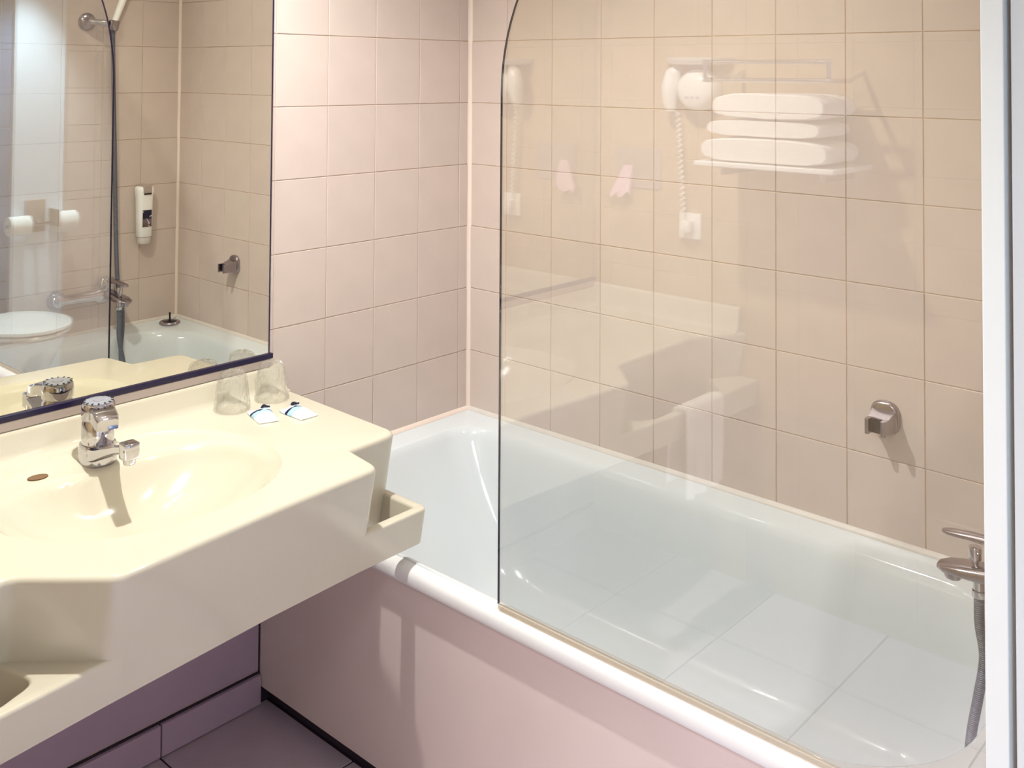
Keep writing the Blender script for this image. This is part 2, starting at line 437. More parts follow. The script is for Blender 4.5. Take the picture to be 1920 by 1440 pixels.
bb = struct('baseboard_left', MB().box(0.0, 0.004, -2.198, -0.766, 0.0, 0.079), 'shadow_gap')
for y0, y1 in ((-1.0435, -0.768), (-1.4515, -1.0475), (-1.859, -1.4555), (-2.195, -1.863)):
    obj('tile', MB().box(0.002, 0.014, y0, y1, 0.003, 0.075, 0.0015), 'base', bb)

# silicone beads: the corner, and around the tub
def bead(name, pts_fn, m): return struct(name, pts_fn, m, smooth=True)
q = MB(); n = 6
q.rings([[(0.0001 + 0.008 - 0.008 * math.sin(PI / 2 * k / n) if False else 0.010 * (1 - math.sin(PI / 2 * k / n)), -0.010 * (1 - math.cos(PI / 2 * k / n)), z) for k in range(n + 1)] + [(0, 0, z)] for z in (0.565, Z_CEIL)], True, True)
struct('trim_1', q, 'silicone', smooth=True)
q = MB()
q.rings([[(L_END - 0.009 * (1 - math.sin(PI / 2 * k / n)), -0.009 * (1 - math.cos(PI / 2 * k / n)), z) for k in range(n + 1)] + [(L_END, 0, z)] for z in (0.567, Z_CEIL)], True, True)
struct('trim_5', q, 'silicone', smooth=True)
def cove(mb, axis, a0, a1, sx, off, z0, z1, d):
    pr = [(d, z0), (d * 0.92, z0 + 0.003), (d * 0.55, z0 + (z1 - z0) * 0.6), (d * 0.3, z1 - 0.002), (0, z1), (0, z0)]
    rg = []
    for a in (a0, a1):
        rg.append([((a, off + sx * p, z) if axis == 'x' else (off + sx * p, a, z)) for p, z in pr])
    mb.rings(rg, True, True); return mb
struct('trim_2', cove(MB(), 'x', 0.001, L_END, -1, 0.0, 0.556, 0.567, 0.009), 'caulk', smooth=True)
struct('trim_3', cove(MB(), 'y', -0.76, -0.001, 1, 0.0, 0.556, 0.567, 0.009), 'silicone', smooth=True)
struct('trim_4', cove(MB(), 'y', -0.755, -0.001, -1, L_END, 0.556, 0.567, 0.009), 'caulk', smooth=True)

# ------------------------------------------------------------------ bathtub
tub = thing('bathtub', 'white bathtub with a pink front panel along the tiled back wall', 'bathtub', (0.85, -0.38, 0.0))
def rrect(x0, x1, y0, y1, rl, rr_, z, n=14, up=0.0):
    pts = []
    for (cx, cy, a0, rad) in ((x1 - rr_, y0 + rr_, -PI / 2, rr_), (x1 - rr_, y1 - rr_, 0, rr_), (x0 + rl, y1 - rl, PI / 2, rl), (x0 + rl, y0 + rl, PI, rl)):
        for k in range(n + 1):
            a = a0 + PI / 2 * k / n
            wgt = min(1.0, math.cos(a) ** 2 + (math.sin(a) ** 2 if math.sin(a) > 0 else 0))
            pts.append((cx + rad * math.cos(a), cy + rad * math.sin(a), z + up * wgt))
    return pts
tb = MB()
X1, YF = L_END - 0.002, -0.764
tb.rings([
    rrect(0.002, X1, YF, -0.002, 0.004, 0.004, 0.45),
    rrect(0.002, X1, YF, -0.002, 0.004, 0.004, 0.524, up=0.027),
    rrect(0.005, X1 - 0.003, YF + 0.003, -0.005, 0.004, 0.004, 0.530, up=0.027),
    rrect(0.05, 1.632, -0.7585, -0.055, 0.10, 0.21, 0.531, up=0.012),
    rrect(0.058, 1.624, -0.755, -0.062, 0.10, 0.21, 0.528, up=0.010),
    rrect(0.066, 1.616, -0.750, -0.069, 0.10, 0.21, 0.520),
    rrect(0.072, 1.611, -0.746, -0.074, 0.10, 0.21, 0.505),
    rrect(0.105, 1.602, -0.737, -0.082, 0.11, 0.205, 0.43),
    rrect(0.165, 1.588, -0.720, -0.092, 0.12, 0.20, 0.33),
    rrect(0.225, 1.558, -0.700, -0.104, 0.13, 0.20, 0.25),
    rrect(0.265, 1.540, -0.672, -0.120, 0.13, 0.21, 0.205),
    rrect(0.300, 1.515, -0.650, -0.142, 0.13, 0.20, 0.180),
    rrect(0.345, 1.480, -0.620, -0.172, 0.13, 0.18, 0.168),
    rrect(0.50, 1.40, -0.52, -0.27, 0.10, 0.12, 0.162),
], False, True)
obj('tub_shell', tb, 'enamel', tub, smooth=True, angle=60)
rl = MB()
prof = [(-0.743, 0.512), (-0.7435, 0.521), (-0.747, 0.5265), (-0.755, 0.5285), (-0.766, 0.5275), (-0.776, 0.5245), (-0.783, 0.5185), (-0.7865, 0.510), (-0.787, 0.496), (-0.7855, 0.4915), (-0.780, 0.490), (-0.766, 0.490), (-0.766, 0.512)]
rl.rings([[(x, y + dy, z) for y, z in prof] for x, dy in ((0.003, 0), (1.7, 0))], True, True)
obj('rim_rail', rl, 'rail', tub, smooth=True, angle=50)
obj('front_panel', MB().box(0.002, L_END, -0.7645, -0.748, 0.043, 0.4905, 0.0015), 'panel', tub)
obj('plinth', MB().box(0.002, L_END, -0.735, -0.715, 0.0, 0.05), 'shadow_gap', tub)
dr = MB().lathe((0.42, -0.395, 0.1625), (0, 0, 1), [(0, 0.036), (0.004, 0.034), (0.004, 0.022), (0.001, 0.02)], 28)
obj('drain_ring', dr, 'chrome', tub, smooth=True)

PX, PY, PZ = 1.638, -0.070, 0.5475
pl = thing('bath_plug', 'round black bath plug with chrome rim resting on the far tub corner', 'plug', (PX, PY, PZ))
obj('rim', MB().lathe((PX, PY, PZ), (0, 0, 1), [(0, 0.042), (0.006, 0.043), (0.011, 0.039), (0.010, 0.029), (0.006, 0.028)], 30), 'chrome_dull', pl, smooth=True)
obj('disc', MB().lathe((PX, PY, PZ + 0.002), (0, 0, 1), [(0, 0.028), (0.005, 0.028), (0.008, 0.022)], 24), 'blackrubber', pl, smooth=True)
obj('ring_pull', MB().tube([(PX, PY, PZ + 0.008), (PX + 0.001, PY + 0.001, PZ + 0.026), (PX, PY, PZ + 0.046)], [0.005, 0.0035, 0.0045], 8), 'blackrubber', pl, smooth=True)

# ------------------------------------------------------------------ shower screen
sc_ = thing('shower_screen', 'clear glass bath screen with a rounded top corner standing on the tub rim', 'shower screen', (1.25, -0.772, 0.529))
GX0, GX1, GZ0, GZ1, R = 0.807, 1.712, 0.537, 2.0, 0.45
edge = [(GX0, GZ0)] + [(GX0, GZ0 + (GZ1 - R - GZ0) * k / 6) for k in range(1, 7)] + [(GX0 + R - R * math.cos(a), GZ1 - R + R * math.sin(a)) for a in [PI / 2 * k / 24 for k in range(1, 25)]]
outline = edge + [(GX1, GZ1), (GX1, GZ0)]
gb = MB()
gb.rings([[(x, -0.7696, z) for x, z in outline], [(x, -0.7744, z) for x, z in outline]], True, True)
obj('glass_pane', gb, 'glass', sc_)
eb = MB()
pts = edge
rg = []
for i, (x, z) in enumerate(pts):
    a = Vector(pts[max(i - 1, 0)]); b = Vector(pts[min(i + 1, len(pts) - 1)]); t = (b - a).normalized(); nn = Vector((-t.y, t.x))
    o0 = Vector((x, z)) + nn * 0.0009; i0 = Vector((x, z)) - nn * 0.0002
    rg.append([(o0.x, -0.7746, o0.y), (o0.x, -0.7694, o0.y), (i0.x, -0.7694, i0.y), (i0.x, -0.7746, i0.y)])
eb.rings(rg, True, True)
obj('edge_strip', eb, 'glass_edge', sc_)
obj('bottom_seal', MB().box(GX0 + 0.001, GX1, -0.7762, -0.7678, 0.5280, 0.5366, 0.001), 'seal', sc_)
obj('wall_profile', MB().box(1.709, 1.7385, -0.790, -0.757, 0.529, 2.02, 0.0015), 'profile', sc_)

# ------------------------------------------------------------------ vanity
van = thing('vanity', 'cream moulded vanity counter with integral oval basin beneath the mirror', 'vanity', (0.30, -1.45, 0.56))
ZC, ZB = 0.780, 0.560
out = round_poly([(0.0, -0.712), (0.466, -0.727, 0.040), (0.474, -0.874, 0.006), (0.588, -0.893, 0.036), (0.602, -1.15, 0.6), (0.632, -1.495, 0.035),
                  (0.512, -1.615, 0.05), (0.505, -2.02, 0.1), (0.60, -2.198, 0.01), (0.0, -2.198)])
out = out[::-1] if sum((out[i][0] * out[(i + 1) % len(out)][1] - out[(i + 1) % len(out)][0] * out[i][1]) for i in range(len(out))) < 0 else out
def draft(x, y, z):
    return (x - 0.040 * (ZC - z) / (ZC - ZB) * min(1.0, x / 0.45), y, z)
FR = 0.012
vb = MB(); rg = [[draft(x, y, ZB) for x, y in out], [draft(x, y, 0.66) for x, y in out], [draft(x, y, ZC - FR) for x, y in out]]
for k in range(1, 7):
    a = PI / 2 * k / 6
    rg.append([draft(x, y, ZC - FR + FR * math.sin(a)) for x, y in inset(out, FR * (1 - math.cos(a)))])
# basin oval
BC, BA, BBY = (0.288, -1.272), 0.240, 0.292
NB = 72
def oval(th, s=1.0):
    e = 2.25
    c, q = math.cos(th), math.sin(th)
    k = (abs(c) ** e + abs(q) ** e) ** (-1 / e)
    return BC[0] + BA * s * k * c, BC[1] + BBY * s * k * q
vb.rings(rg, True, False)
top_ring = [Vector(p) for p in rg[-1]]
rim_ring = [Vector((*oval(2 * PI * j / NB), ZC)) for j in range(NB)]
bm = bmesh.new()
va = [bm.verts.new(p) for p in top_ring]; vbv = [bm.verts.new(p) for p in rim_ring]
eds = [bm.edges.new((va[i], va[(i + 1) % len(va)])) for i in range(len(va))] + [bm.edges.new((vbv[i], vbv[(i + 1) % NB])) for i in range(NB)]
bmesh.ops.triangle_fill(bm, use_beauty=True, use_dissolve=False, edges=eds)
vb.from_bm(bm)
cv = obj('countertop', vb, 'cream', van, smooth=True, angle=35)

# bowl: polar sheet from the rim to the waste, with a shallow ledge at the back for the tap
WX, WY, DEP = 0.300, -1.272, 0.128
bs = MB(); rings_ = []
for i in range(0, 31):
    t = i / 30.0
    ring = []
    for j in range(NB):
        th = 2 * PI * j / NB
        ox, oy = oval(th)
        x = ox + (WX - ox) * t * 0.93; y = oy + (WY - oy) * t * 0.93
        back = max(0.0, -math.cos(th)) ** 2.0
        t0 = 0.045 + 0.40 * back
        lip = 0.0055 * min(1.0, t / 0.03) ** 0.7 if t > 0 else 0
        if t <= t0: z = ZC - lip - 0.012 * t / max(t0, 1e-3) * (0.3 + back)
        else:
            uu = (t - t0) / (1 - t0)
            z0 = ZC - lip - 0.012 * (0.3 + back)
            sm = 1 - (1 - uu) ** 2.3
            sm = sm * min(1.0, uu / 0.10) ** 0.35
            z = z0 + ((ZC - DEP) - z0) * sm
        ring.append((x, y, z))
    rings_.append(ring)
bs.rings(rings_, False, True)
bas = obj('basin', bs, 'cream', van, smooth=True, angle=80)
obj('waste', MB().lathe((WX, WY, ZC - DEP + 0.0005), (0, 0, 1), [(0, 0.030), (0.003, 0.028), (0.002, 0.02), (0.006, 0.016), (0.007, 0.002)], 28), 'chrome', bas, smooth=True)
pv = min(bas.data.vertices, key=lambda v: (v.co.x + van.location.x - 0.118) ** 2 + (v.co.y + van.location.y + 1.392) ** 2)
pc = pv.co + van.location; pn = pv.normal.copy()
if pn.z < 0: pn = -pn
ea = Vector((0, 1, 0)); ea = (ea - pn * ea.dot(pn)).normalized(); eb_ = pn.cross(ea)
ovf = MB()
ovf.rings([[pc + pn * d + ea * 0.021 * k * math.cos(a) + eb_ * 0.010 * k * math.sin(a) for a in [2 * PI * q / 24 for q in range(24)]] for k, d in ((1.0, -0.002), (1.0, 0.0028), (0.9, 0.0032))], True, True)
obj('overflow_slot', ovf, 'brown_hole', bas)

# back upstand and side splash, with a small cove at the counter
up = [(0.046, 0.7785), (0.036, 0.7815), (0.028, 0.788), (0.0235, 0.797), (0.018, 0.830), (0.0165, 0.836), (0.0125, 0.8395), (0.0005, 0.840), (0.0005, 0.7785)]
um = MB(); um.rings([[(x, y, z) for x, z in up] for y in (-0.7135, -2.198)], True, True)
obj('upstand', um, 'cream', van, smooth=True, angle=50)
sm_ = MB(); sm_.rings([[(x, -2.198 + a, z + 0.0 + (0.014 if z > 0.82 else 0)) for a, z in up] for x in (0.002, 0.575)], True, True)
obj('side_splash', sm_, 'cream', van, smooth=True, angle=50)

# towel rails moulded into both ends
def drafted(poly, z0, z1, fil):
    m = MB().prism(poly, z0, z1, fil); m.v = [Vector(draft(*v)) for v in m.v]; return m
lp = round_poly([(0.445, -0.722), (0.5855, -0.7245, 0.020), (0.5895, -0.93), (0.5635, -0.93), (0.5605, -0.747, 0.006), (0.445, -0.747)][::-1], 5)
obj('towel_rail', drafted(lp, ZB, 0.640, 0.007), 'cream', van, smooth=True, angle=50)
np_ = round_poly([(0.6285, -1.455), (0.6325, -1.50), (0.652, -1.68), (0.66, -2.197), (0.47, -2.197), (0.48, -2.14, 0.02), (0.56, -2.08, 0.03), (0.622, -2.02, 0.03), (0.625, -1.665, 0.04), (0.598, -1.598, 0.03), (0.505, -1.628, 0.01), (0.46, -1.66), (0.46, -1.50)][::-1], 5)
obj('towel_rail', drafted(np_, ZB, 0.640, 0.007), 'cream', van, smooth=True, angle=50)

# ------------------------------------------------------------------ wall mirror
mir = thing('wall_mirror', 'large wall mirror with a navy bottom channel above the vanity', 'mirror', (0.0, -1.45, 0.846))
obj('mirror_pane', MB().box(0.002, 0.010, -2.19, -0.7565, 0.871, 1.93), 'mirror', mir)
obj('edge_strip', MB().box(0.001, 0.0108, -0.7565, -0.7535, 0.871, 1.93), 'dark_trim', mir)
obj('bottom_channel', MB().box(0.002, 0.0165, -2.19, -0.7455, 0.8600, 0.8730, 0.002), 'dark_trim', mir)
obj('ledge_strip', MB().box(0.002, 0.0152, -2.19, -0.7515, 0.8404, 0.8598, 0.001), 'ledge', mir)

# ------------------------------------------------------------------ basin tap
TX, TY, TZ = 0.105, -1.262, 0.7625
tap = thing('basin_tap', 'chrome single lever mixer tap with grey dial cap on the basin', 'tap', (TX, TY, TZ))
def ell(cx, cy, a, b, z, n=28, p=2.6):
    o = []
    for j in range(n):
        th = 2 * PI * j / n; c, s = math.cos(th), math.sin(th)
        k = (abs(c) ** p + abs(s) ** p) ** (-1 / p)
        o.append((cx + a * k * c, cy + b * k * s, z))
    return o
obj('base', MB().rings([ell(TX, TY, 0.035, 0.036, TZ), ell(TX, TY, 0.036, 0.037, TZ + 0.003), ell(TX, TY, 0.036, 0.037, TZ + 0.036), ell(TX, TY, 0.034, 0.035, TZ + 0.041)], True, True), 'chrome', tap, smooth=True, angle=45)
obj('body', MB().lathe((TX, TY, TZ + 0.040), (0, 0, 1), [(0, 0.033), (0.004, 0.0335), (0.046, 0.0335), (0.049, 0.031), (0.052, 0.031)], 36), 'chrome', tap, smooth=True, angle=45)
hd = obj('handle', MB().lathe((TX, TY, TZ + 0.092), (0, 0, 1), [(0, 0.032), (0.002, 0.0345), (0.016, 0.0345), (0.030, 0.0335), (0.033, 0.031)], 36), 'chrome', tap, smooth=True, angle=45)
dl = MB().lathe((TX, TY, TZ + 0.1245), (0, 0, 1), [(0, 0.030), (0.003, 0.0295), (0.004, 0.027), (0.004, 0.012), (0.0055, 0.011), (0.0055, 0.001)], 36)
obj('dial_cap', dl, 'grey', hd, smooth=True, angle=40)
mk = MB()
for k in range(14):
    a = 2 * PI * k / 14
    c, s = math.cos(a), math.sin(a); p = Vector((TX + 0.0285 * c, TY + 0.0285 * s, TZ + 0.128)); e1 = Vector((c, s, 0)) * 0.003; e2 = Vector((-s, c, 0)) * 0.0016
    mk.add([p - e1 - e2, p + e1 - e2, p + e1 + e2, p - e1 + e2, p - e1 - e2 + Vector((0, 0, .0012)), p + e1 - e2 + Vector((0, 0, .0012)), p + e1 + e2 + Vector((0, 0, .0012)), p - e1 + e2 + Vector((0, 0, .0012))],
           [(0, 3, 2, 1), (4, 5, 6, 7), (0, 1, 5, 4), (1, 2, 6, 5), (2, 3, 7, 6), (3, 0, 4, 7)])
obj('dial_marks', mk, 'dark', hd)
lv = MB(); rg = []
for t, hw, zt, zb in ((0.0, 0.025, 0.1235, 0.094), (0.3, 0.025, 0.1225, 0.094), (0.6, 0.0245, 0.119, 0.091), (0.85, 0.024, 0.114, 0.087), (1.0, 0.021, 0.108, 0.086)):
    x = TX + 0.014 + 0.064 * t
    rg.append([(x, TY - hw, TZ + zb + .003), (x, TY - hw, TZ + zt - .003), (x, TY - hw + .004, TZ + zt), (x, TY + hw - .004, TZ + zt), (x, TY + hw, TZ + zt - .003), (x, TY + hw, TZ + zb + .003), (x, TY + hw - .004, TZ + zb), (x, TY - hw + .004, TZ + zb)])
RL = Matrix.Translation((TX, TY, 0)) @ Matrix.Rotation(math.radians(-13), 4, 'Z') @ Matrix.Translation((-TX, -TY, 0))
lv.rings([[RL @ Vector(p) for p in g] for g in rg], True, True)
obj('lever', lv, 'chrome', tap, smooth=True, angle=35)
spm = MB(); rg = []
for t, hw, zt, zb in ((0.0, 0.034, 0.040, 0.006), (0.25, 0.031, 0.044, 0.016), (0.5, 0.022, 0.052, 0.030), (0.75, 0.018, 0.061, 0.042), (1.0, 0.017, 0.069, 0.050)):
    x = TX + 0.012 + 0.112 * t
    rg.append([(x, TY - hw, TZ + zb + .004), (x, TY - hw, TZ + zt - .004), (x, TY - hw + .005, TZ + zt), (x, TY + hw - .005, TZ + zt), (x, TY + hw, TZ + zt - .004), (x, TY + hw, TZ + zb + .004), (x, TY + hw - .005, TZ + zb), (x, TY - hw + .005, TZ + zb)])
spm.rings(rg, True, True)
obj('spout', spm, 'chrome', tap, smooth=True, angle=35)
obj('aerator', MB().box(TX + 0.118, TX + 0.148, TY - 0.0165, TY + 0.0165, TZ + 0.040, TZ + 0.074, 0.004).lathe((TX + 0.134, TY, TZ + 0.030), (0, 0, 1), [(0, 0.0115), (0.002, 0.0125), (0.012, 0.0125)], 24), 'chrome', tap, smooth=True, angle=35)

# ------------------------------------------------------------------ wrapped tumblers
def tumbler(x, y, label, seed):
    t = thing('drinking_glass', label, 'glass', (x, y, ZC), 'upturned drinking glasses wrapped in film')
    rng = random.Random(seed)
    gl = MB().lathe((x, y, ZC + 0.0005), (0, 0, 1), [(0, 0.0375), (0.002, 0.0380), (0.04, 0.0350), (0.078, 0.0305), (0.082, 0.0285), (0.083, 0.001)], 36, cap0=True, cap1=False)
    obj('tumbler', gl, 'tumbler', t, smooth=True, angle=60)
    fm = MB(); n = 30; rg = []
    for d, rr in ((0.001, 0.0425), (0.009, 0.0420), (0.018, 0.0412), (0.028, 0.0402), (0.038, 0.0392), (0.048, 0.0380), (0.058, 0.0368), (0.068, 0.0352), (0.077, 0.0335), (0.085, 0.0300), (0.089, 0.024), (0.093, 0.015), (0.0945, 0.006)):
        ring = []
        for j in range(n):
            a = 2 * PI * j / n
            wob = noise.noise(Vector((math.cos(a) * 5 + seed, math.sin(a) * 5, d * 70))) * 0.0055 + rng.uniform(-1, 1) * 0.0022
            zz = d + (rng.uniform(-1, 1) * 0.0034 if 0.002 < d < 0.084 else (rng.uniform(-1, 1) * 0.0035 if d >= 0.084 else 0.0))
            ring.append((x + (rr + wob) * math.cos(a), y + (rr + wob) * math.sin(a), ZC + zz))
        rg.append(ring)
    fm.rings(rg, False, True)
    obj('film_wrap', fm, 'film', t, smooth=False)
    return t
tumbler(0.072, -0.905, 'film wrapped upturned drinking glass nearer the tap', 3)
tumbler(0.074, -0.792, 'film wrapped upturned drinking glass at the counter end beneath the mirror corner', 11)

# ------------------------------------------------------------------ sachets
def sachet(cx, cy, rot, label):
    t = thing('sachet', label, 'sachet', (cx, cy, ZC), 'toiletry sachets on the counter')
    t.rotation_euler = (0, 0, rot)
    nx, ny, hx, hy = 14, 10, 0.041, 0.026
    m = MB(); top = []; bot = []
    for i in range(nx + 1):
        for j in range(ny + 1):
            a = -1 + 2 * i / nx; b = -1 + 2 * j / ny
            h = max(0.0, (1 - abs(a) ** 3)) * max(0.0, (1 - abs(b) ** 3))
            wr = noise.noise(Vector((a * 3 + cx * 30, b * 3, 2))) * 0.0022 * (0.4 + h)
            z = 0.004 + 0.010 * h + wr + (0.010 * max(0.0, (-a - 0.6) / 0.4) ** 2 * (1 if b > 0.1 else 0.25))
            top.append((a * hx, b * hy * (1 - 0.06 * a), max(z, 0.0022)))
            bot.append((a * hx, b * hy * (1 - 0.06 * a), 0.001))
    k = ny + 1; N0 = len(top); fs = []
    for i in range(nx):
        for j in range(ny):
            q = (i * k + j, (i + 1) * k + j, (i + 1) * k + j + 1, i * k + j + 1)
            fs.append(q); fs.append(tuple(N0 + v for v in reversed(q)))
    for i in range(nx):
        for j0 in (0, ny): fs.append((i * k + j0, (i + 1) * k + j0, N0 + (i + 1) * k + j0, N0 + i * k + j0))
    for j in range(ny):
        for i0 in (0, nx): fs.append((i0 * k + j, i0 * k + j + 1, N0 + i0 * k + j + 1, N0 + i0 * k + j))
    me_v = top + bot
    m.add([Vector(p) + Vector((cx, cy, ZC)) for p in me_v], fs)
    o = obj('pouch', m, 'sachet', t, smooth=True, angle=60)
    tabm = MB(); rg = []
    for i in range(7):
        s = i / 6
        y = hy * (0.15 + 0.85 * s); z = 0.010 + 0.006 * s + 0.004 * math.sin(s * 5)
        rg.append([(cx - hx * 0.98 + 0.004 * s, cy + y, ZC + z - 0.0020), (cx - hx * 0.98 + 0.010 * (1 - 0.5 * s), cy + y, ZC + z), (cx - hx * 0.98 + 0.004 * s, cy + y, ZC + z + 0.0020), (cx - hx * 0.98 - 0.004, cy + y, ZC + z)])
    tabm.rings(rg, True, True)
    obj('torn_tab', tabm, 'dark', t, smooth=True)
    return t
sachet(0.172, -0.885, -0.32, 'white and pale blue sachet lying nearer the basin')
sachet(0.212, -0.812, -0.02, 'white and pale blue sachet lying nearer the counter end')

# ------------------------------------------------------------------ shower holder on the back wall
hb = thing('shower_bracket', 'small chrome handset bracket on the back wall tiles', 'bracket', (1.275, 0.0, 0.83))
hp = round_poly([(-0.032, -0.034, 0.026), (0.032, -0.034, 0.026), (0.032, 0.036, 0.030), (-0.032, 0.036, 0.030)], 8)
pm = MB(); rg = []
for d, s in ((0.0005, 1.0), (0.006, 1.0), (0.011, 0.93), (0.013, 0.80)):
    rg.append([(1.275 + px * s, -d, 0.831 + pz * s) for px, pz in hp])
pm.rings(rg, True, True)
obj('wall_plate', pm, 'chrome_dull', hb, smooth=True, angle=50)
nk = MB(); rg = []
for d, hw, z0, z1 in ((0.012, 0.026, -0.026, 0.020), (0.028, 0.023, -0.024, 0.014), (0.044, 0.022, -0.023, 0.009)):
    rg.append([(1.275 - hw, -d, 0.829 + z0), (1.275 + hw, -d, 0.829 + z0), (1.275 + hw, -d, 0.829 + z1), (1.275 - hw, -d, 0.829 + z1)])
nk.rings(rg, True, True)
obj('neck', nk, 'chrome_dull', hb, smooth=True, angle=30)
cl = round_poly([(-0.022, -0.044), (0.022, -0.044), (0.022, -0.068, 0.004), (0.013, -0.068, 0.002), (0.013, -0.050, 0.004), (-0.013, -0.050, 0.004), (-0.013, -0.068, 0.002), (-0.022, -0.068, 0.004)], 4)
cm = MB(); cm.rings([[(1.275 + px, py, z) for px, py in cl] for z in (0.806, 0.838)], True, True)
obj('clip', cm, 'chrome_dull', hb, smooth=True, angle=30)
obj('slot_lining', MB().box(1.275 - 0.0128, 1.275 + 0.0128, -0.0515, -0.0502, 0.807, 0.837), 'dark', hb)

# ------------------------------------------------------------------ bath mixer on the tub end wall
mx_ = thing('bath_mixer', 'chrome bath mixer with flat spout on the tub end wall', 'mixer tap', (1.69, -0.34, 0.70))
BY, BZ, BX = -0.335, 0.705, 1.668
obj('body', MB().lathe((BX, BY - 0.195, BZ), (0, 1, 0), [(0, 0.012), (0.004, 0.020), (0.14, 0.021), (0.155, 0.031), (0.212, 0.031), (0.218, 0.026)], 28), 'chrome', mx_, smooth=True, angle=45)
for yy in (BY - 0.19,):
    obj('escutcheon', MB().lathe((L_END - 0.0005, yy, BZ), (-1, 0, 0), [(0, 0.034), (0.005, 0.035), (0.018, 0.033), (0.034, 0.029), (0.046, 0.022), (0.053, 0.012), (0.055, 0.002)], 32), 'chrome', mx_, smooth=True, angle=50)
sp = MB(); rg = []
for t, hw, zt, zb in ((0, 0.024, 0.020, -0.020), (0.25, 0.026, 0.018, -0.018), (0.5, 0.029, 0.014, -0.015), (0.75, 0.030, 0.008, -0.015), (0.92, 0.026, 0.002, -0.015), (1.0, 0.014, -0.003, -0.013)):
    x = BX - 0.170 * t; ring = []
    for j in range(20):
        a = 2 * PI * j / 20; c, s = math.cos(a), math.sin(a); p = 3.0
        k = (abs(c) ** p + abs(s) ** p) ** (-1 / p)
        ring.append((x, BY + hw * k * c, BZ + (zt + zb) / 2 + (zt - zb) / 2 * k * s))
    rg.append(ring)
sp.rings(rg, True, True)
obj('spout', sp, 'chrome_dull', mx_, smooth=True, angle=50)
obj('aerator', MB().lathe((1.522, BY, BZ - 0.026), (0, 0, 1), [(0, 0.013), (0.003, 0.0145), (0.014, 0.0145)], 22), 'chrome_dull', mx_, smooth=True)
obj('diverter_knob', MB().lathe((1.560, BY, BZ + 0.008), (0, 0, 1), [(0, 0.006), (0.012, 0.006), (0.012, 0.0105), (0.030, 0.0115), (0.034, 0.010), (0.035, 0.002)], 24), 'chrome', mx_, smooth=True, angle=45)
obj('outlet', MB().lathe((1.566, BY, BZ - 0.046), (0, 0, 1), [(0, 0.0105), (0.002, 0.012), (0.012, 0.012), (0.014, 0.0095), (0.034, 0.0095)], 22), 'chrome', mx_, smooth=True, angle=45)
hdl = obj('handle', MB().lathe((BX, BY, BZ + 0.012), (0, 0, 1), [(0, 0.030), (0.010, 0.033), (0.040, 0.033), (0.052, 0.028), (0.056, 0.004)], 30), 'chrome', mx_, smooth=True, angle=45)
lv2 = MB(); rg = []
for t, hw, zc, ht in ((0, 0.016, 0.052, 0.012), (0.35, 0.014, 0.058, 0.009), (0.7, 0.0135, 0.058, 0.007), (0.93, 0.012, 0.055, 0.006), (1.0, 0.006, 0.054, 0.004)):
    x = BX - 0.163 * t
    rg.append([(x, BY + hw * math.cos(a), BZ + zc + ht * math.sin(a)) for a in [2 * PI * j / 16 for j in range(16)]])
lv2.rings(rg, True, True)
obj('lever', lv2, 'chrome_dull', hdl, smooth=True, angle=50)

# hand shower, its holder and hose
HZ = 1.772
sh = thing('hand_shower', 'white hand shower with steel hose in a chrome wall holder above the bath', 'hand shower', (1.66, BY, HZ))
obj('wall_plate', MB().lathe((L_END - 0.0005, BY - 0.085, HZ + 0.01), (-1, 0, 0), [(0, 0.034), (0.008, 0.035), (0.016, 0.028), (0.02, 0.015)], 30), 'chrome_dull', sh, smooth=True, angle=45)
obj('arm', MB().tube([(1.684, BY - 0.085, HZ + 0.01), (1.665, BY - 0.06, HZ + 0.008), (1.655, BY - 0.02, HZ + 0.004)], [0.012, 0.012, 0.014], 14), 'chrome', sh, smooth=True)
obj('clip', MB().lathe((1.652, BY, HZ - 0.022), (-0.12, 0.10, 1), [(0, 0.016), (0.004, 0.019), (0.036, 0.021), (0.04, 0.016)], 22), 'chrome_dull', sh, smooth=True, angle=45)
obj('handset', MB().tube([(1.653, BY, HZ - 0.006), (1.647, BY + 0.022, HZ + 0.06), (1.640, BY + 0.045, HZ + 0.13), (1.630, BY + 0.066, HZ + 0.20)], [0.0115, 0.0135, 0.015, 0.016], 18)
    .lathe((1.632, BY + 0.066, HZ + 0.235), (-0.9, 0.1, -0.35), [(-0.02, 0.012), (0, 0.036), (0.014, 0.042), (0.022, 0.041), (0.024, 0.036)], 26), 'white_plastic', sh, smooth=True, angle=50)
hose = catmull([(1.566, BY, 0.664), (1.566, BY + 0.002, 0.61), (1.572, BY + 0.006, 0.55), (1.558, BY + 0.015, 0.47), (1.541, BY + 0.03, 0.385), (1.530, BY + 0.06, 0.30), (1.540, BY + 0.085, 0.245), (1.562, BY + 0.06, 0.265),
                (1.580, BY + 0.035, 0.36), (1.586, BY + 0.022, 0.48), (1.610, BY + 0.040, 0.59), (1.648, BY + 0.054, 0.67), (1.674, BY + 0.050, 0.75), (1.678, BY + 0.042, 0.92), (1.674, BY + 0.030, 1.2), (1.666, BY + 0.014, 1.52), (1.654, BY, HZ - 0.02)], 14)
obj('hose', MB().tube(hose, 0.0088, 12), 'steel', sh, smooth=True, angle=60)

